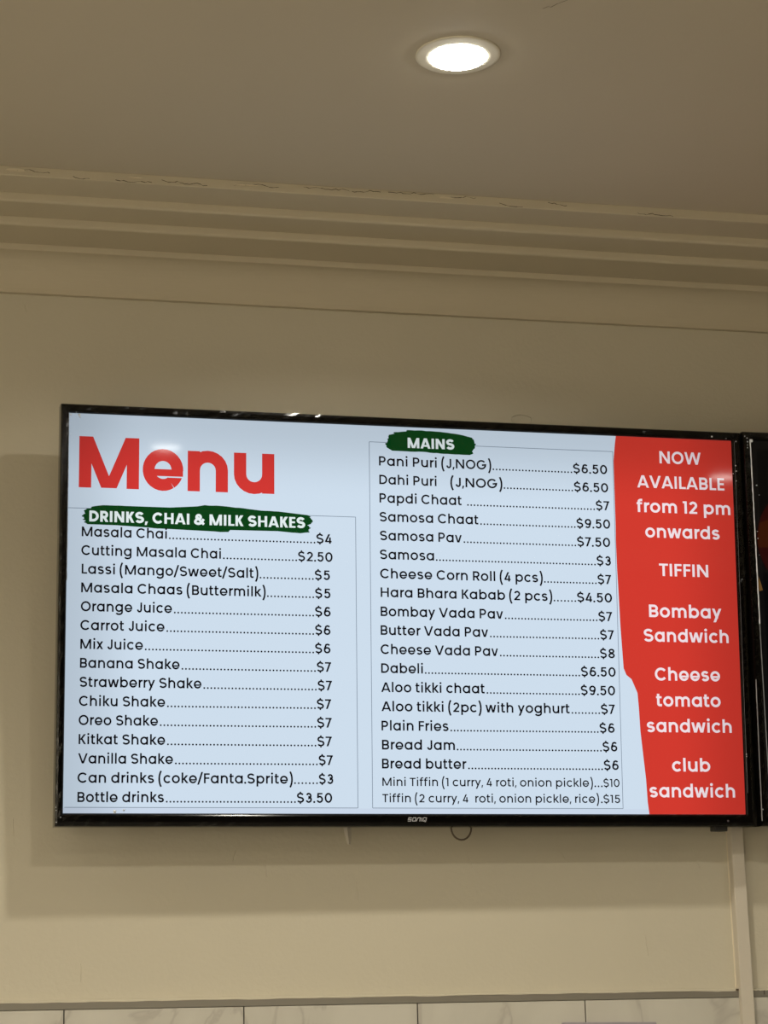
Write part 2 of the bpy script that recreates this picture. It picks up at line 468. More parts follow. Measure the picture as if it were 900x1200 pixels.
def write(bm, s, x0, x1, base, cap, t, depth, track=TRACK, slant=0.0):
    """sets the string s between x0 and x1 with capitals `cap` high"""
    k = cap / CAP
    kx = (x1 - x0) / measure(s, t, track)
    x = -bear(s[0], t, track)[0]
    d0 = depth
    for ch in s:
        depth = d0
        els, w = glyph(ch, t)
        la, ra = bear(ch, t, track)
        x += la
        def T(p, d, x=x): return (x0 + (x + p.x) * kx + p.y * k * slant, -d, base + p.y * k)
        for e in els:
            depth += 0.000012
            if e[0] == 's': ribbon(bm, e[1], e[2], e[3], T, depth)
            else:
                vs = [bm.verts.new(T(Vector(q), depth)) for q in e[1]]
                bm.faces.new(vs)
        x += w + ra


def disc(bm, x, z, r, depth, n=8):
    bm.faces.new([bm.verts.new((x + r * math.cos(2 * PI * i / n), -depth, z + r * math.sin(2 * PI * i / n))) for i in range(n)])


def flat(bm, pts, depth):
    f = bm.faces.new([bm.verts.new((a, -depth, b)) for a, b in pts])
    bmesh.ops.triangulate(bm, faces=[f])


def fix(bm):                      # all flat print faces the viewer
    bm.normal_update()
    bmesh.ops.reverse_faces(bm, faces=[f for f in bm.faces if f.normal.y > 0])


# measured on the display, metres from its centre: text, left, right, baseline, price, left, right
LEFT_ROWS = [('Masala Chai', -0.5754, -0.431, 0.1252, '$4', -0.1724, -0.1444), ('Cutting Masala Chai', -0.5756, -0.3381, 0.0938, '$2.50', -0.2046, -0.1437), ('Lassi (Mango/Sweet/Salt)', -0.5746, -0.2746, 0.0616, '$5', -0.1755, -0.1485), ('Masala Chaas (Buttermilk)', -0.575, -0.2619, 0.0301, '$5', -0.175, -0.1477), ('Orange Juice', -0.5751, -0.4217, -0.0014, '$6', -0.1752, -0.1476), ('Carrot Juice', -0.5755, -0.4342, -0.0336, '$6', -0.1753, -0.1481), ('Mix Juice', -0.5751, -0.4703, -0.0648, '$6', -0.1755, -0.1483), ('Banana Shake', -0.5752, -0.4081, -0.0965, '$7', -0.1727, -0.1473), ('Strawberry Shake', -0.5756, -0.3709, -0.1285, '$7', -0.1713, -0.1461), ('Chiku Shake', -0.576, -0.4322, -0.1603, '$7', -0.173, -0.1477), ('Oreo Shake', -0.5761, -0.444, -0.192, '$7', -0.1726, -0.147), ('Kitkat Shake', -0.5757, -0.4317, -0.2239, '$7', -0.1724, -0.147), ('Vanilla Shake', -0.5761, -0.4183, -0.2554, '$7', -0.1702, -0.1454), ('Can drinks (coke/Fanta.Sprite)', -0.5767, -0.2157, -0.2874, '$3', -0.1701, -0.1447), ('Bottle drinks', -0.5763, -0.433, -0.319, '$3.50', -0.2081, -0.147)]
RIGHT_ROWS = [('Pani Puri (J,NOG)', -0.0597, 0.1434, 0.2665, '$6.50', 0.296, 0.3602), ('Dahi Puri   (J,NOG)', -0.0594, 0.1632, 0.2334, '$6.50', 0.2967, 0.3611), ('Papdi Chaat', -0.0594, 0.0891, 0.2007, '$7', 0.3367, 0.3624), ('Samosa Chaat', -0.0598, 0.119, 0.1674, '$9.50', 0.2997, 0.363), ('Samosa Pav', -0.0595, 0.088, 0.1343, '$7.50', 0.2998, 0.362), ('Samosa', -0.0599, 0.0374, 0.101, '$3', 0.3354, 0.3626), ('Cheese Corn Roll (4 pcs)', -0.0596, 0.2339, 0.0675, '$7', 0.3361, 0.3619), ('Hara Bhara Kabab (2 pcs)', -0.059, 0.2507, 0.0347, '$4.50', 0.2971, 0.3625), ('Bombay Vada Pav', -0.0594, 0.1606, 0.0013, '$7', 0.3357, 0.3618), ('Butter Vada Pav', -0.0597, 0.1329, -0.0313, '$7', 0.338, 0.364), ('Cheese Vada Pav', -0.0601, 0.1502, -0.0644, '$8', 0.337, 0.3646), ('Dabeli', -0.0595, 0.0147, -0.0971, '$6.50', 0.3008, 0.3652), ('Aloo tikki chaat', -0.0598, 0.1249, -0.13, '$9.50', 0.2995, 0.3632), ('Aloo tikki (2pc) with yoghurt', -0.0596, 0.2786, -0.1628, '$7', 0.3357, 0.3619), ('Plain Fries', -0.0599, 0.0588, -0.1958, '$6', 0.3322, 0.3603), ('Bread Jam', -0.0594, 0.0696, -0.2284, '$6', 0.3369, 0.3643), ('Bread butter', -0.0597, 0.0894, -0.2606, '$6', 0.3382, 0.3658), ('Mini Tiffin (1 curry, 4 roti, onion pickle)', -0.0594, 0.317, -0.2902, '$10', 0.3367, 0.3665), ('Tiffin (2 curry, 4  roti, onion pickle, rice)', -0.0597, 0.3275, -0.3179, '$15', 0.3359, 0.3666)]
PANEL_ROWS = [('NOW', 0.4603, 0.5395, 0.2903), ('AVAILABLE', 0.4164, 0.5831, 0.2446), ('from 12 pm', 0.4141, 0.5928, 0.1997), ('onwards', 0.4288, 0.5705, 0.1541), ('TIFFIN', 0.4527, 0.546, 0.0848), ('Bombay', 0.4311, 0.5682, 0.0104), ('Sandwich', 0.4195, 0.5801, -0.0334), ('Cheese', 0.4383, 0.5611, -0.1023), ('tomato', 0.4392, 0.5604, -0.1482), ('sandwich', 0.42, 0.5794, -0.1937), ('club', 0.4648, 0.5364, -0.2626), ('sandwich', 0.4214, 0.5811, -0.3078)]
RED_EDGE = [(0.3779, 0.342), (0.3728, 0.2917), (0.3747, 0.2372), (0.3736, 0.1906), (0.3728, 0.1473), (0.3736, 0.095), (0.3751, 0.0521), (0.3768, -0.0089), (0.3794, -0.0619), (0.3804, -0.0816), (0.3853, -0.0936), (0.3946, -0.101), (0.4056, -0.1043), (0.4048, -0.125), (0.4065, -0.1506), (0.4081, -0.1926), (0.4114, -0.2285), (0.4158, -0.2762), (0.4176, -0.3163), (0.42, -0.3414)]
BRUSH_MAINS = [(-0.0465, 0.306), (-0.0413, 0.3113), (-0.0433, 0.3153), (-0.0402, 0.3165), (-0.0416, 0.3221), (-0.0309, 0.3246), (-0.0313, 0.3275), (-0.0082, 0.3297), (-0.0081, 0.3321), (0.0125, 0.3324), (0.0581, 0.3308), (0.0871, 0.3279), (0.1079, 0.3236), (0.1131, 0.3191), (0.1109, 0.3165), (0.1161, 0.3116), (0.1114, 0.3083), (0.1149, 0.3053), (0.1075, 0.2999), (0.1111, 0.2939), (0.1053, 0.2916), (0.0657, 0.2921), (0.0326, 0.2929), (0.0202, 0.294), (-0.0086, 0.2937), (-0.0353, 0.2939), (-0.0414, 0.2981), (-0.0455, 0.301), (-0.043, 0.3031)]
BRUSH_DRINKS = [(-0.5753, 0.1606), (-0.5697, 0.1643), (-0.5711, 0.1677), (-0.5683, 0.1731), (-0.5597, 0.174), (-0.5583, 0.1769), (-0.5397, 0.1799), (-0.5035, 0.1797), (-0.4745, 0.1786), (-0.4366, 0.176), (-0.4133, 0.1789), (-0.3854, 0.1798), (-0.3854, 0.1827), (-0.3663, 0.1849), (-0.3663, 0.1858), (-0.328, 0.1847), (-0.2924, 0.1817), (-0.2686, 0.1795), (-0.2388, 0.179), (-0.2119, 0.1754), (-0.1878, 0.1744), (-0.1833, 0.1724), (-0.1819, 0.168), (-0.1783, 0.1636), (-0.1825, 0.1584), (-0.1879, 0.1564), (-0.1825, 0.1515), (-0.1865, 0.1484), (-0.1844, 0.144), (-0.2, 0.142), (-0.2329, 0.144), (-0.2775, 0.1456), (-0.319, 0.1458), (-0.3235, 0.1441), (-0.3249, 0.1403), (-0.3397, 0.1398), (-0.3662, 0.1413), (-0.4101, 0.1429), (-0.4539, 0.143), (-0.4742, 0.1453), (-0.5263, 0.1466), (-0.5651, 0.1463), (-0.5709, 0.1496), (-0.5695, 0.1526), (-0.5738, 0.1539), (-0.5701, 0.1569)]


# ================================================================== the setting
X0, X1, YB = -2.6, 4.6, -5.4

bm = bmesh.new(); box(bm, X0, X1, 0, 0.12, 0, CEIL + 0.2)
wall = struct('wall_back', bm, W_PAINT, 'beige painted wall behind the menu screens')
bm = bmesh.new(); box(bm, X0, X1, YB, 0.12, CEIL, CEIL + 0.1)
ceiling = struct('ceiling', bm, C_PAINT, 'flat beige painted ceiling with a round downlight')
bm = bmesh.new(); box(bm, X0, X1, YB, 0.0, -0.05, 0)
struct('floor', bm, FLOOR, 'grey shop floor')
bm = bmesh.new(); box(bm, X0 - 0.1, X0, YB, 0.12, 0, CEIL)
struct('wall_left', bm, WHITE_W, 'white side wall on the left')  # unseen wall, whitened to bounce fill light
bm = bmesh.new(); box(bm, X1, X1 + 0.1, YB, 0.12, 0, CEIL)
struct('wall_right', bm, W_PAINT, 'beige side wall on the right')
# wall behind the viewer; unseen dark window added to darken the screen's reflections
WX0, WX1, WZ0, WZ1 = 0.15, 4.3, 0.35, 2.90
bm = bmesh.new()
for q in ((X0, WX0, 0, CEIL), (WX1, X1, 0, CEIL), (WX0, WX1, 0, WZ0), (WX0, WX1, WZ1, CEIL)): box(bm, q[0], q[1], YB - 0.1, YB, q[2], q[3])
struct('wall_front', bm, WHITE_W, 'pale wall behind the viewer with an added dark window')
bm = bmesh.new(); box(bm, WX0, WX1, YB - 0.07, YB - 0.062, WZ0, WZ1)
win = struct('window_1', bm, mat('window_added_glass', (0.006, 0.007, 0.009), 0.06, spec=0.5), 'added unseen dark window that keeps the screen reflections dark')
bm = bmesh.new()
for q in ((WX0, WX0 + 0.05, WZ0, WZ1), (WX1 - 0.05, WX1, WZ0, WZ1), (2.20, 2.25, WZ0, WZ1)): box(bm, q[0], q[1], YB - 0.06, YB - 0.01, q[2], q[3])
for q in ((WZ0, WZ0 + 0.05), (WZ1 - 0.05, WZ1)): box(bm, WX0, WX1, YB - 0.06, YB - 0.01, q[0], q[1])
obj('window_added_frame', bm, HOUSING, win)

# stepped plaster cornice: cove at the wall, three steps, cracked top face
prof = [(0.0, 1.2436), (-0.010, 1.2436)]
for i in range(0, 13):
    a = math.radians(90 * i / 12)
    prof.append((-0.0612 + 0.0512 * math.cos(a), 1.2440 + 0.0608 * math.sin(a)))
steps = [(-0.0612, 1.3048, 1.3163, 0.0012), (-0.1512, 1.3163, 1.3312, 0.0045), (-0.2212, 1.3312, 1.3465, 0.0045), (-0.2954, 1.3465, 1.3640, 0.0015)]
for y, za, zb, r in steps:
    for i in range(5):
        a = math.radians(90 * i / 4)
        prof.append((y + r - r * math.sin(a), za + r - r * math.cos(a)))
    prof.append((y, zb))
prof.append((0.0, 1.3640))
bm = bmesh.new()
A = [bm.verts.new((X0, y, Z0 + z)) for y, z in prof]
n_x = 1
B = [bm.verts.new((X1, y, Z0 + z)) for y, z in prof]
for i in range(len(prof)):
    j = (i + 1) % len(prof)
    bm.faces.new((A[i], A[j], B[j], B[i]))
bmesh.ops.recalc_face_normals(bm, faces=bm.faces)
cornice = struct('trim_1', bm, CORNICE, 'stepped plaster cornice between wall and ceiling with a cracked top edge')

# flaking paint and jagged cracks along the top face of the cornice
bmc = bmesh.new(); bmf = bmesh.new()
x = -0.20
yf = -0.2954 - 0.0006
rnd = random.Random(11)
while x < 1.45:
    L = rnd.uniform(0.02, 0.09)
    z = Z0 + rnd.uniform(1.3490, 1.3600)
    pts = []
    xx = x
    while xx < x + L:
        pts.append((xx, z)); xx += rnd.uniform(0.003, 0.008)
        z = min(max(z + rnd.uniform(-0.0024, 0.0024), Z0 + 1.3478), Z0 + 1.3620)
    for (xa, za), (xb, zb) in zip(pts, pts[1:]):
        w = rnd.uniform(0.0002, 0.0007)
        bmc.faces.new([bmc.verts.new(p) for p in ((xa, yf, za - w), (xb, yf, zb - w), (xb, yf, zb + w), (xa, yf, za + w))])
    x += L + (rnd.uniform(0.0, 0.05) if x < 0.75 else rnd.uniform(0.06, 0.2))
c = obj('crack', bmc, CRACK, cornice); c['kind'] = 'stuff'; c['label'] = 'thin dark jagged cracks in the paint of the top step'
for xs, w_, h_ in ((-0.118, 0.035, 0.008), (0.08, 0.03, 0.004), (0.27, 0.05, 0.004), (0.62, 0.03, 0.005)):
    ps = [(xs + w_ * math.cos(a * PI / 5) / 2 * rnd.uniform(.7, 1), yf - 0.0012, Z0 + 1.3555 + h_ * math.sin(a * PI / 5) / 2 * rnd.uniform(.7, 1)) for a in range(10)]
    cv = bmf.verts.new((xs, yf + 0.0003, Z0 + 1.3555)); vs = [bmf.verts.new(p) for p in ps]
    for i in range(10): bmf.faces.new((cv, vs[i], vs[(i + 1) % 10]))
f = obj('paint_flake', bmf, FLAKE, cornice); f['kind'] = 'stuff'; f['label'] = 'curled flakes of peeling paint on the top step'

# tile rows below the metal trim, each tile a piece; the row right below the trim is the one in view
gb = bmesh.new(); box(gb, X0, X1, -0.006, 0.0, 0.4, Z0 - 0.0005)
struct('trim_3', gb, GROUT, 'dark joints between the marble wall tiles')
tb_ = bmesh.new(); box(tb_, -0.1490, 0.1490, -0.0035, 0.0035, -0.5980, -0.0005, 0.0008)
first = obj('tile', tb_, TILE, wall)
first.location = (0.15, -0.0062, Z0)
for k in range(-9, 14):
    if k == 0: continue
    o = first.copy(); C.objects.link(o); o.parent = wall
    o.location = (0.15 + 0.3 * k, -0.0062, Z0)
for k in range(-9, 14):
    o = first.copy(); C.objects.link(o); o.parent = wall
    o.location = (0.15 + 0.3 * k, -0.0062, Z0 - 0.6)

# grey metal edge on top of the tiles, broken by the painted strip
for nm, xa, xb, lb in (('trim_2', X0, 1.1862, 'dull grey metal edging strip on top of the wall tiles left of the painted upright'),
                       ('trim_4', 1.2075, X1, 'dull grey metal edging strip on top of the wall tiles right of the painted upright')):
    bm = bmesh.new()
    nseg = 60
    prev = None
    for i in range(nseg + 1):
        xx = xa + (xb - xa) * i / nseg
        z2 = Z0 + 0.0124 + 0.0006 * math.sin(xx * 4.1 + 1)
        ring = [bm.verts.new(p) for p in ((xx, 0.0, z2), (xx, -0.0095, z2), (xx, -0.0105, z2 - 0.001), (xx, -0.0105, Z0 + 0.0004), (xx, 0.0, Z0 + 0.0004))]
        if prev:
            for k in range(5): bm.faces.new((prev[k], prev[(k + 1) % 5], ring[(k + 1) % 5], ring[k]))
        prev = ring
    bmesh.ops.recalc_face_normals(bm, faces=bm.faces)
    s = struct(nm, bm, METAL, lb)
    pb = bmesh.new()               # uneven bead of wall paint run over the edge
    prev = None
    lo, hi = max(xa, -0.4), min(xb, 1.5)
    ns = 150
    for i in range(ns + 1):
        xx = lo + (hi - lo) * i / ns
        dz = 0.0008 * math.sin(xx * 23) + 0.0007 * math.sin(xx * 61 + 1) + (0.0016 * rnd.random() if xx > 0.95 else 0.0004 * rnd.random())
        zt = Z0 + 0.0124
        ring = [pb.verts.new(p) for p in ((xx, 0.0, zt + 0.0030), (xx, -0.006, zt + 0.0018), (xx, -0.0108, zt + 0.0006), (xx, -0.0109, zt - 0.0004 - abs(dz) * .8), (xx, -0.0100, zt - 0.0005 - abs(dz) * .8))]
        if prev:
            for k in range(4): pb.faces.new((prev[k], ring[k], ring[k + 1], prev[k + 1]))
        prev = ring
    bmesh.ops.recalc_face_normals(pb, faces=pb.faces)
    obj('paint_edge', pb, W_PAINT, s)['label'] = 'uneven bead of beige wall paint'
bm = bmesh.new(); box(bm, 1.232, 1.2335, -0.0112, -0.0100, Z0 + 0.004, Z0 + 0.011)
obj('edge_notch', bm, CRACK, bpy.data.objects['trim_4'])['label'] = 'small dark notch'

# painted upright strip that runs down the wall between the two screens
bm = bmesh.new()
nz = 40; prev = None
for i in range(nz + 1):
    z = 0.02 + (Z0 + 0.78 - 0.02) * i / nz
    j = 0.0003 * math.sin(z * 9)
    ring = [bm.verts.new(p) for p in ((1.1846 + j, 0, z), (1.1846 + j, -0.0205, z), (1.1856 + j, -0.0218, z), (1.2072 + j, -0.0218, z), (1.2082 + j, -0.0205, z), (1.2082 + j, 0, z))]
    if prev:
        for k in range(6): bm.faces.new((prev[k], prev[(k + 1) % 6], ring[(k + 1) % 6], ring[k]))
    else: bm.faces.new(ring)
    prev = ring
bm.faces.new(prev[::-1])
bmesh.ops.recalc_face_normals(bm, faces=bm.faces)
strip = struct('trim_5', bm, STRIP_P, 'narrow painted upright strip on the wall under the gap between the screens')
bm = bmesh.new(); pv = None
for i in range(61):                # bead of paint where the strip meets the wall
    z = Z0 + 0.016 + 0.30 * i / 60
    w = 0.0016 + 0.0008 * rnd.random()
    ring = [bm.verts.new(p) for p in ((1.1848 - w, -0.0003, z), (1.1848 - w * .4, -0.0016, z), (1.1849, -0.0026, z))]
    if pv:
        for k in range(2): bm.faces.new((pv[k], ring[k], ring[k + 1], pv[k + 1]))
    pv = ring
bmesh.ops.recalc_face_normals(bm, faces=bm.faces)
obj('paint_edge', bm, FLAKE, strip)
bm = bmesh.new(); box(bm, 1.1795, 1.1845, -0.0125, -0.0108, Z0 + 0.0115, Z0 + 0.0145)
obj('joint_gap', bm, CRACK, strip)

# marks in the wall paint: a scribbled ring above the screen and faint drips and scratches
def ridge(name, pts, w, parent, m=None, h=0.0012, lab=None):
    bm = bmesh.new(); pv = None
    for i, (x, z) in enumerate(pts):
        a = pts[max(i - 1, 0)]; b = pts[min(i + 1, len(pts) - 1)]
        d = Vector((b[0] - a[0], b[1] - a[1])).normalized(); nx, nz_ = -d.y, d.x
        ring = [bm.verts.new(p) for p in ((x - nx * w, -0.0002, z - nz_ * w), (x, -h, z), (x + nx * w, -0.0002, z + nz_ * w))]
        if pv:
            for k in range(2): bm.faces.new((pv[k], ring[k], ring[k + 1], pv[k + 1]))
        pv = ring
    bmesh.ops.recalc_face_normals(bm, faces=bm.faces)
    o = obj(name, bm, m or W_PAINT, parent)
    if lab: o['label'] = lab
    return o
loop = [(0.832 + 0.020 * math.cos(a / 14 * 2 * PI) + 0.0015 * math.sin(a * 3), Z0 + 1.0510 + 0.009 * math.sin(a / 14 * 2 * PI) + 0.0008 * math.sin(a * 2)) for a in range(0, 24)]
ridge('paint_ridge', loop, 0.0009, wall, lab='small raised scribbled ring in the wall paint above the screen')
for x, z, L, s in ((1.118, 0.262, 0.035, 0.35), (0.34, 0.245, 0.03, 0.1), (0.29, 0.262, 0.02, -0.3), (0.70, 0.250, 0.02, 0.4), (0.87, 0.258, 0.016, 0.5),
                   (-0.087, 0.315, 0.03, 0.05), (0.029, 0.075, 0.03, 0.0), (0.50, 0.205, 0.03, 0.05), (1.02, 0.11, 0.035, 0.1), (-0.08, 1.225, 0.015, 0.3), (0.07, 1.06, 0.02, 0.8)):
    ridge('paint_ridge', [(x + s * L * q / 5 + 0.0008 * rnd.uniform(-1, 1), Z0 + z - L * q / 5) for q in range(6)], 0.0008, wall, h=0.0009)

# hairline scratch in the ceiling paint
bm = bmesh.new()
ps = [(0.580, -1.002), (0.586, -1.010), (0.590, -1.008), (0.596, -1.020), (0.607, -1.034)]
for a, b in zip(ps, ps[1:]):
    bm.faces.new([bm.verts.new((q[0] + d, q[1], CEIL - 0.0003)) for q, d in ((a, 0), (b, 0), (b, 0.0012), (a, 0.0012))])
obj('scratch', bm, CRACK, ceiling)['label'] = 'hairline scratch in the ceiling paint'

# ================================================================== ceiling downlights
def downlight(x, y, label, watts=LAMP_W):
    t = thing('ceiling_light', label, 'light', (x, y, CEIL))
    bm = bmesh.new()
    lathe(bm, [(0.0640, 0.0), (0.0643, -0.0016), (0.0625, -0.0026), (0.0590, -0.0026), (0.0500, -0.0040), (0.0450, -0.0046), (0.0440, -0.0043), (0.0437, 0.0)], 64)
    obj('trim_ring', bm, RING, t, True)
    bm = bmesh.new()
    lathe(bm, [(0.0436, -0.0038), (0.0430, -0.0054), (0.0418, -0.0064), (0.0330, -0.0080), (0.02, -0.0088), (0.0, -0.0092)], 64)
    obj('diffuser', bm, DIFF, t, True)
    ld = bpy.data.lights.new('downlight_beam', 'AREA')
    ld.shape = 'DISK'; ld.size = 0.085; ld.energy = watts; ld.color = LAMP_COL; ld.spread = math.radians(LAMP_SPREAD)
    lo = bpy.data.objects.new('downlight_beam', ld); C.objects.link(lo); lo.parent = t
    lo.location = (0, 0, -0.0105)
    return t
downlight(0.499, -0.834, 'round white recessed ceiling downlight, lit, above the menu screen')
for x, y, lb in ((0.54, -1.90, 'lit round downlight behind the first one, over the middle of the shop'),
                 (0.57, -3.00, 'lit round downlight nearly above the viewer, reflected in the word Menu'),
                 (2.42, -3.16, 'lit round downlight to the right of the viewer, reflected in the red panel'),
                 (2.42, -1.95, 'lit round downlight out on the right side of the shop'),
                 (-1.35, -0.834, 'lit round downlight left of the first one, near the screen wall'),
                 (-1.35, -1.90, 'lit round downlight in the middle of the left side of the shop'),
                 (-1.35, -3.00, 'lit round downlight on the left side level with the viewer'),
                 (-1.35, -4.50, 'strong unseen fill downlight added at the back on the left')):
    downlight(x, y, lb, 3.0 if y > -1 else 9.0 if y > -2.5 else (14.0 if y > -4 else 112.0))  # the strongest, rear left, is an added fill that brightens the walls

# ================================================================== the two screens
HW, HH = 0.59956, 0.33725            # half size of the lit picture
BASE = -0.3607                       # bottom of the set, from the picture's centre


def frame_sweep(bm, prof, oL, oR, oB, oT):
    """prof: (inset from outer edge as 0..1 between outer and picture edge, y)"""
    loops = []
    for f, y in prof:
        L = oL + (-HW - oL) * f; R = oR + (HW - oR) * f; Bm = oB + (-HH - oB) * f; T = oT + (HH - oT) * f
        loops.append([bm.verts.new(p) for p in ((L, y, Bm), (R, y, Bm), (R, y, T), (L, y, T))])
    for P, Q in zip(loops, loops[1:]):
        for k in range(4): bm.faces.new((P[k], P[(k + 1) % 4], Q[(k + 1) % 4], Q[k]))
    bmesh.ops.recalc_face_normals(bm, faces=bm.faces)


def film_strip(bm, x0, x1, z0, z1, n, seed, amp=0.0007, y=-0.0062):
    """crinkled transparent film lying over one bar of the bezel"""
    r = random.Random(seed)
    horiz = abs(x1 - x0) > abs(z1 - z0)
    pv = None
    for i in range(n + 1):
        ring = []
        for j in range(4):
            a, b = (i / n, j / 3) if horiz else (j / 3, i / n)
            ring.append(bm.verts.new((x0 + (x1 - x0) * a, y - r.uniform(0, amp) - (0.0005 if j in (1, 2) else 0), z0 + (z1 - z0) * b)))
        if pv:
            for j in range(3): bm.faces.new((pv[j], ring[j], ring[j + 1], pv[j + 1]))
        pv = ring


def television(label, loc, rot, seed):
    root = thing('television', label, 'television', loc)
    root.matrix_world = Matrix.Translation(loc) @ rot.to_4x4()
    oL, oR, oB, oT = -0.6130, 0.6155, -0.3588, 0.3527
    # everything below is authored from the picture's centre, so shift up to the set's base
    def part(name, bm, m, parent=root, smooth=False):
        if parent is root or True:
            bmesh.ops.translate(bm, verts=bm.verts, vec=(0, 0, -BASE))
        return obj(name, bm, m, parent, smooth)
    bm = bmesh.new()
    frame_sweep(bm, [(-0.03, 0.030), (-0.03, 0.006), (0.0, -0.0015), (0.10, -0.0042), (0.32, -0.0050), (0.80, -0.0046), (0.90, -0.0034), (0.985, -0.0010), (1.0, 0.0012)], oL, oR, oB, oT)
    part('bezel', bm, BEZEL)
    bm = bmesh.new(); box(bm, oL + 0.004, oR - 0.004, 0.004, 0.030, oB + 0.004, oT - 0.004)
    b2 = [(-0.50, 0.50, -0.27, 0.24)]
    box(bm, -0.46, 0.46, 0.030, 0.048, -0.28, 0.24, 0.006)
    part('back_housing', bm, HOUSING)
    bm = bmesh.new()
    for k, (a, b, c_, d) in enumerate(((oL, -HW, oB + .004, oT - .004), (HW, oR, oB + .004, oT - .004))):
        film_strip(bm, a, b - 0.0, c_, d, 90, seed + k)
    film_strip(bm, oL + 0.012, oR - 0.012, HH - 0.001, oT, 130, seed + 5)
    film_strip(bm, oL + 0.012, oR - 0.012, oB, -HH, 130, seed + 6)
    part('protective_film', bm, FILM)
    return root, part


def up_frame(rx, ux):
    rx = Vector(rx).normalized(); u = Vector(ux); u = (u - rx * u.dot(rx)).normalized()
    n = rx.cross(u)                 # towards the room is -n ... local Y points into the wall
    return Matrix((rx, u.cross(rx), u)).transposed()


rx1 = Vector((0.999983, 0.0058315, -0.000012)); u1 = Vector((0.00039195, -0.0651534, 0.997875))
centre1 = Vector((0.58712102, -0.115, Z0 + 0.64937341))
rot1 = up_frame(rx1, u1)
tv, part = television('large black wall screen showing the lit white Menu page with a red side panel', centre1 + u1 * BASE, rot1, 3)

bm = bmesh.new(); flat(bm, [(-HW, -HH), (HW, -HH), (HW, HH), (-HW, HH)], 0.0); fix(bm)
screen = part('screen', bm, S_WHITE); screen['label'] = 'lit display glass with a pale blue white page'
D1, D2, D3, D4 = 0.0002, 0.0004, 0.0006, 0.0008


def sub(name, bm, m, lab=None):
    fix(bm)
    o = part(name, bm, m, screen)
    if lab: o['label'] = lab
    return o


bm = bmesh.new(); flat(bm, [(-HW, -HH), (0.42, -HH), (0.42, -0.3285), (-HW, -0.3285)], D1)
sub('footer_band', bm, S_BAND)
bm = bmesh.new()
edge = sorted(RED_EDGE[1:-1], key=lambda p: -p[1])
edge[0] = (0.3728, 0.2917)
pts = [(HW, -HH), (HW, HH), (0.3785, HH), (0.3765, 0.3240)] + edge + [(0.4200, -HH)]
flat(bm, pts, D2)
sub('red_panel', bm, S_RED, 'red wavy edged side panel of the menu page')
bm = bmesh.new()
def rule(x0, z0, x1, z1, w=0.00055):
    if abs(x1 - x0) > abs(z1 - z0): flat(bm, [(x0, z0 - w), (x1, z1 - w), (x1, z1 + w), (x0, z0 + w)], D1 + 0.0001)
    else: flat(bm, [(x0 - w, z0), (x0 + w, z0), (x1 + w, z1), (x1 - w, z1)], D1 + 0.0001)
rule(-HW, 0.1736, -0.1023, 0.1736); rule(-0.1023, 0.1736, -0.1023, -0.3276); rule(-0.5975, -0.3276, -0.1023, -0.3276)
rule(-0.0767, 0.3083, 0.3718, 0.3083); rule(0.3718, 0.3083, 0.3718, -0.3276); rule(-0.0767, -0.3276, 0.3718, -0.3276); rule(-0.0767, -0.3276, -0.0767, 0.3083)
sub('column_outline', bm, S_LINE, 'thin grey box lines round the two price columns')

def brush(pts, seed):
    """brush mark outline with finely ragged ends"""
    r = random.Random(seed); out = []
    for (a, b) in zip(pts, pts[1:] + pts[:1]):
        L = math.hypot(b[0] - a[0], b[1] - a[1]); n = max(1, int(L / 0.006))
        if abs(b[1] - a[1]) > 0.55 * abs(b[0] - a[0]):          # a ragged end: horizontal bristle streaks
            n = max(2, int(L / 0.0011)); d = 1 if b[1] > a[1] else -1
            out.append(a)
            for i in range(1, n):
                f = i / n
                out.append((a[0] + (b[0] - a[0]) * f + (0.0024 if i % 2 else -0.0012) * r.uniform(.3, 1) * (-1 if a[0] < sum(p[0] for p in pts) / len(pts) else 1), a[1] + (b[1] - a[1]) * f))
            continue
        for i in range(n):
            f = i / n
            j = 0.0004 if i else 0.0
            out.append((a[0] + (b[0] - a[0]) * f + r.uniform(-j, j), a[1] + (b[1] - a[1]) * f + r.uniform(-j, j)))
    return out
for pts, s in ((BRUSH_MAINS, 2), (BRUSH_DRINKS, 3)):
    bm = bmesh.new(); flat(bm, brush(pts, s), D2)
    sub('brush_mark', bm, S_GREEN, 'dark green brush stroke behind a column heading')

bm = bmesh.new(); write(bm, 'MAINS', -0.0075, 0.0773, 0.3001, 0.0183, 0.168, D4)
sub('heading_text', bm, S_HEAD, 'bold white heading MAINS')
bm = bmesh.new(); write(bm, 'DRINKS, CHAI & MILK SHAKES', -0.5630, -0.1917, 0.1512, 0.0188, 0.165, D4)
sub('heading_text', bm, S_HEAD, 'bold white heading DRINKS, CHAI & MILK SHAKES')
bm = bmesh.new()
for s, a, b in (('M', -0.5815, -0.4796), ('e', -0.4734, -0.4038), ('n', -0.3963, -0.3266), ('u', -0.3162, -0.2456)):
    write(bm, s, a, b, 0.2092, 0.0885, 0.164, D4)
sub('title_text', bm, S_MENU, 'large bold red word Menu')

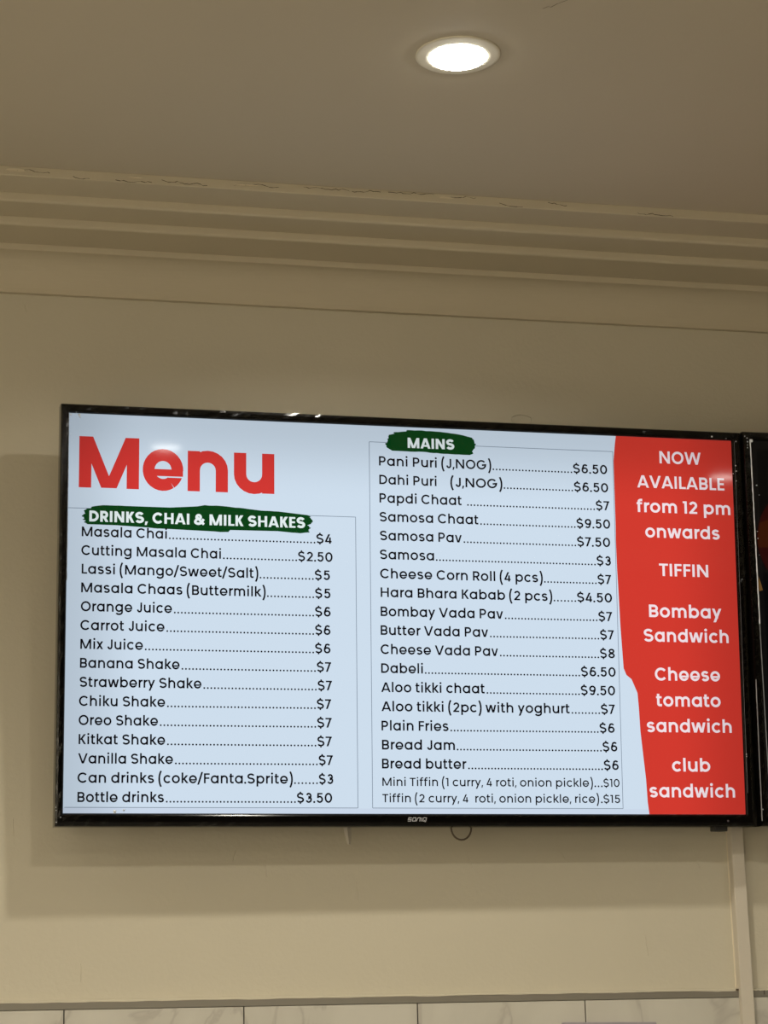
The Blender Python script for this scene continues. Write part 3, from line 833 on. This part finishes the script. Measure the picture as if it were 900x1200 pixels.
DOT = 0.00595
def row(name, x0, x1, z, price, p0, p1, cap, t):
    bm = bmesh.new()
    if '   ' in name:
        b0 = bmesh.new(); write(b0, 'Dahi Puri', x0, 0.0440, z, cap, t, D4); sub('text_line', b0, S_BLACK)
        write(bm, '(J,NOG)', 0.0700, x1, z, cap, t, D4)
    else:
        write(bm, name, x0, x1, z, cap, t, D4)
    write(bm, price, p0, p1, z, cap * 0.99, t, D4)
    a, b = x1 + 0.0048, p0 - 0.0030
    if name == 'Papdi Chaat': a += 0.0065
    n = max(1, int(round((b - a) / DOT)))
    if 'rice' in name: n, a = 0, b
    for i in range(n + 1):
        disc(bm, a + (b - a) * (i / n if n else 0), z + 0.0010, 0.00162, D4)
    sub('text_line', bm, S_BLACK)
for i, (s, a, b, z, p, c_, d) in enumerate(LEFT_ROWS):
    row(s, a, b, 0.12536 - 0.0317375 * i, p, c_, d, CAP_ROW, T_ROW)
for i, (s, a, b, z, p, c_, d) in enumerate(RIGHT_ROWS):
    row(s, a, b, z, p, c_, d, CAP_ROW if i < 17 else 0.0140, T_ROW if i < 17 else 0.108)
for s, a, b, z in PANEL_ROWS:
    bm = bmesh.new(); write(bm, s, a, b, z, 0.0224, 0.132, D4)
    sub('panel_text_line', bm, S_TEXT)

# maker's lettering on the lower bezel, wide slanted letters
bm = bmesh.new()
k = 0.0068 / 5.0
def lg(pts, x):
    ribbon(bm, [(-0.0170 + (x + a) * k * 0.98 + b * k * 0.22, -0.3503 + b * k) for a, b in pts], False, 0.00115, lambda p, d: (p.x, -0.0054, p.y), 0)
lg([(4.6, 4.6), (0.6, 4.6), (0.3, 2.5), (4.4, 2.5), (4.0, 0.4), (0.0, 0.4)], 0)
lg([(0.6, 4.6), (4.4, 4.6), (4.4, 0.4), (0.6, 0.4), (0.6, 4.8)], 5.6)
lg([(0.4, 0.0), (2.0, 4.6), (5.0, 4.6), (5.0, 0.0)], 10.8)
lg([(0.3, 4.9), (0.3, 0.0)], 17.6)
lg([(0.6, 4.6), (4.4, 4.6), (4.4, 0.4), (0.6, 0.4), (0.6, 4.8)], 19.4)
lg([(2.4, 1.6), (3.9, -0.9)], 19.4)
fix(bm)
part('logo_lettering', bm, LOGO)['label'] = 'small grey slanted lettering SONIQ'
bm = bmesh.new(); disc(bm, 0.5643, -0.3490, 0.0020, 0.0056, 12); fix(bm)
part('indicator_light', bm, LED)['label'] = 'small dull round indicator'
bm = bmesh.new(); box(bm, 0.5420, 0.5670, 0.004, 0.026, -0.3665, -0.3560, 0.0015)
part('receiver', bm, HOUSING)['label'] = 'small black receiver block under the right corner'
# folded film edges along the bezel, their glint painted as pale strips
def fold(name, m, pts, w, part_, y=-0.0075, seed=1):
    bm = bmesh.new(); r = random.Random(seed); pv = None
    n = 60
    for i in range(n + 1):
        f = i / n
        x = pts[0][0] + (pts[1][0] - pts[0][0]) * f + r.uniform(-1, 1) * w * 0.18; z = pts[0][1] + (pts[1][1] - pts[0][1]) * f
        ww = w * (0.7 + 0.5 * r.random())
        ring = [bm.verts.new((x - ww, y + 0.002, z)), bm.verts.new((x, y - 0.0003, z)), bm.verts.new((x + ww, y + 0.002, z))]
        if pv:
            for j in range(2): bm.faces.new((pv[j], ring[j], ring[j + 1], pv[j + 1]))
        pv = ring
    bmesh.ops.recalc_face_normals(bm, faces=bm.faces); fix(bm)
    o = part_(name, bm, m); return o
fold('film_fold_glint', FOLD_GLINT_DIM, ((-HW - 0.0005, 0.338), (-HW - 0.0002, 0.05)), 0.0010, part, -0.004)
fold('film_fold_glint', FOLD_GLINT_DIM, ((HW + 0.0045, 0.335), (HW + 0.0040, -0.30)), 0.0006, part, -0.005, 4)
# little crumpled film tabs, coloured near white as painted glints
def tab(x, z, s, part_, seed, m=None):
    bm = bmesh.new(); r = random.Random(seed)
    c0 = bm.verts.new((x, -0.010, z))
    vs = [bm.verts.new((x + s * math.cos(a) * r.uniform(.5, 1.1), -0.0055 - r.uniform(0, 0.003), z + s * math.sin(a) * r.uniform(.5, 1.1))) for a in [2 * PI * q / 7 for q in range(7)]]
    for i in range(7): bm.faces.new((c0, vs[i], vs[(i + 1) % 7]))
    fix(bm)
    part_('film_glint_tab', bm, m or FOLD_GLINT)['label'] = 'crumpled scrap of film with its glint painted near white'
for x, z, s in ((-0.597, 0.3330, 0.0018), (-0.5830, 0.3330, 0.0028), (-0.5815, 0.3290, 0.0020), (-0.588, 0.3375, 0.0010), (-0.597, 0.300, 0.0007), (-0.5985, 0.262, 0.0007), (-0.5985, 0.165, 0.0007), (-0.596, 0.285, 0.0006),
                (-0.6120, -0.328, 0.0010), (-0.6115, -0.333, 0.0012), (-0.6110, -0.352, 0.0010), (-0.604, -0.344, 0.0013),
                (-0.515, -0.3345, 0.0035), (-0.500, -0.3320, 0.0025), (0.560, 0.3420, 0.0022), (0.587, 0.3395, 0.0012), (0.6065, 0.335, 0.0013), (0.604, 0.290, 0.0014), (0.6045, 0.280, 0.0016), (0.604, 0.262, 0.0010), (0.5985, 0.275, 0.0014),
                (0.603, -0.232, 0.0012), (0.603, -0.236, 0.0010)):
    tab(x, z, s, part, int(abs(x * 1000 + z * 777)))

# second screen, cut by the right edge of the photograph
rx2 = Vector((0.99996, 0.0058, 0.0080)); u2 = Vector((-0.0080, -0.0651534, 0.99784)).normalized()
rot2 = up_frame(rx2, u2)
corner = Vector((1.2060, -0.141, Z0 + 1.0020))       # its top left corner
centre2 = corner + rx2.normalized() * 0.6135 - u2 * 0.3530
tv2, part2 = television('black wall screen at the right edge showing a dark red picture', centre2 + u2 * BASE, rot2, 31)
bm = bmesh.new(); flat(bm, [(-HW, -HH), (HW, -HH), (HW, HH), (-HW, HH)], 0.0); fix(bm)
screen2 = part2('screen', bm, S_BORDER); screen2['label'] = 'lit display glass showing a nearly black page'
def sub2(name, bm, m, lab=None):
    fix(bm); o = part2(name, bm, m, screen2)
    if lab: o['label'] = lab
bm = bmesh.new(); flat(bm, [(-HW + 0.0135, -HH), (HW, -HH), (HW, 0.322), (-HW + 0.0135, 0.322)], D1)
sub2('dark_page', bm, S_DARK)
bm = bmesh.new(); flat(bm, [(-0.482 + 0.112 * math.cos(a), 0.155 + 0.105 * math.sin(a)) for a in [2 * PI * i / 48 for i in range(48)]], D2)
sub2('picture_shape', bm, S_MAROON, 'round dark red shape in the picture')
bm = bmesh.new(); flat(bm, [(-0.588, 0.185), (-0.56, 0.196), (-0.40, 0.196), (-0.38, 0.14), (-0.592, 0.140), (-0.593, 0.160)], D3)
sub2('picture_band', bm, S_ORANGE, 'dull orange band in the picture')
bm = bmesh.new(); flat(bm, [(-0.5955, 0.088), (-0.591, 0.075), (-0.588, 0.062), (-0.595, 0.060)], D3)
sub2('picture_band', bm, S_AMBER)
fold('film_fold_glint', FOLD_GLINT, ((-HW - 0.0010, 0.3380), (-HW + 0.0006, 0.000)), 0.0011, part2, -0.0075, 9)['label'] = 'folded film edge with a bright painted glint'
fold('film_fold_glint', FOLD_GLINT_DIM, ((-HW + 0.0006, 0.000), (-HW + 0.0040, -0.31)), 0.0007, part2, -0.0065, 10)
fold('film_fold_glint', FOLD_GLINT_DIM, ((-0.6110, -0.10), (-0.6120, -0.350)), 0.0008, part2, -0.006, 12)
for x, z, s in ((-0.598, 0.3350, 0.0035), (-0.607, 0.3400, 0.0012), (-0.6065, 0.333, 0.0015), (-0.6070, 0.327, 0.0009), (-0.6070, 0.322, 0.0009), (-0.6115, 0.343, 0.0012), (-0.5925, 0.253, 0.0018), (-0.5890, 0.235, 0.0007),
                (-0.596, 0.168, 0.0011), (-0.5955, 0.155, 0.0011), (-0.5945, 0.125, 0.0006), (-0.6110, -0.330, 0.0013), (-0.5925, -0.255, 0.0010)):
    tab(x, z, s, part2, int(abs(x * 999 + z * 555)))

# ================================================================== wall mounts behind the screens
def wall_mount(x, z, label):
    t = thing('wall_mount', label, 'mount', (x, 0, z))
    bm = bmesh.new(); box(bm, -0.22, 0.22, -0.004, 0.0, -0.10, -0.07, 0.001); box(bm, -0.22, 0.22, -0.004, 0.0, 0.07, 0.10, 0.001); box(bm, -0.05, 0.05, -0.003, 0.0, -0.07, 0.07)
    obj('wall_plate', bm, STEEL, t)
    for s in (-0.16, 0.16):
        bm = bmesh.new()
        # an upright arm whose room side leans forward with the set
        a = [(s - 0.012, s + 0.012)][0]
        vs = [bm.verts.new((xx, yy, zz)) for xx in a for yy, zz in ((-0.004, -0.15), (-0.004, 0.15), (-0.070, 0.15), (-0.052, -0.15))]
        for q in ((0, 1, 2, 3), (4, 7, 6, 5), (0, 4, 5, 1), (1, 5, 6, 2), (2, 6, 7, 3), (3, 7, 4, 0)): bm.faces.new([vs[i] for i in q])
        bmesh.ops.recalc_face_normals(bm, faces=bm.faces)
        obj('bracket_arm', bm, STEEL, t)
    return t
m1 = wall_mount(0.587, Z0 + 0.62, 'black wall mount behind the white Menu screen, two pull straps hanging below it')
ox, oz = -0.587, -0.62
bm = bmesh.new()                      # flat grey strap tapering to its rounded end
rows = [(0.4700, 0.4845, 0.50), (0.4665, 0.4830, 0.31), (0.4680, 0.4820, 0.292), (0.4715, 0.4815, 0.276), (0.4733, 0.4808, 0.2685), (0.4745, 0.4798, 0.2655)]
pv = None
for a, b, z in rows:
    y = -0.052 if z < 0.32 else -0.044
    ring = [bm.verts.new((xx + ox, yy, z + oz)) for xx, yy in ((a, y), ((a + b) / 2 - 0.001, y - 0.004), (b, y), ((a + b) / 2, y + 0.002))]
    if pv:
        for k_ in range(4): bm.faces.new((pv[k_], pv[(k_ + 1) % 4], ring[(k_ + 1) % 4], ring[k_]))
    pv = ring
bm.faces.new(pv)
bmesh.ops.recalc_face_normals(bm, faces=bm.faces)
obj('pull_strap', bm, STRAP, m1)['label'] = 'grey tapered pull strap hanging below the screen'
bm = bmesh.new()
pts = [(0.660 + ox, -0.046, 0.50 + oz), (0.6585 + ox, -0.048, 0.32 + oz)]
for i in range(13):
    a = math.radians(180 + 180 * i / 12)
    pts.append((0.6768 + ox + 0.0180 * math.cos(a), -0.050, 0.2935 + oz + 0.0205 * math.sin(a)))
pts += [(0.6955 + ox, -0.048, 0.32 + oz), (0.694 + ox, -0.046, 0.50 + oz)]
tube(bm, pts, 0.0016, 8)
obj('pull_cord', bm, CORD, m1, True)['label'] = 'thin dark looped pull cord hanging below the screen'
wall_mount(1.82, Z0 + 0.62, 'black wall mount behind the dark red screen at the right edge')

# grey lilac board fixed on the tiles; only its top edge reaches into the photograph
bm = bmesh.new(); box(bm, -0.0850, 0.0850, -0.012, 0.0, -0.24, 0.0, 0.0015)
t = thing('notice_board', 'grey lilac board on the marble tiles, only its top edge in view at the bottom', 'board', (0.9400, -0.0098, Z0 - 0.0385))
obj('board_panel', bm, PANELGREY, t).rotation_euler = (0, math.radians(1.0), 0)
bm = bmesh.new(); frm = bmesh.new()
box(bm, -0.078, 0.078, -0.0128, -0.0118, -0.23, -0.008)
obj('board_face', bm, mat('board_face_white', (0.6, 0.58, 0.56), 0.5), t).rotation_euler = (0, math.radians(1.0), 0)
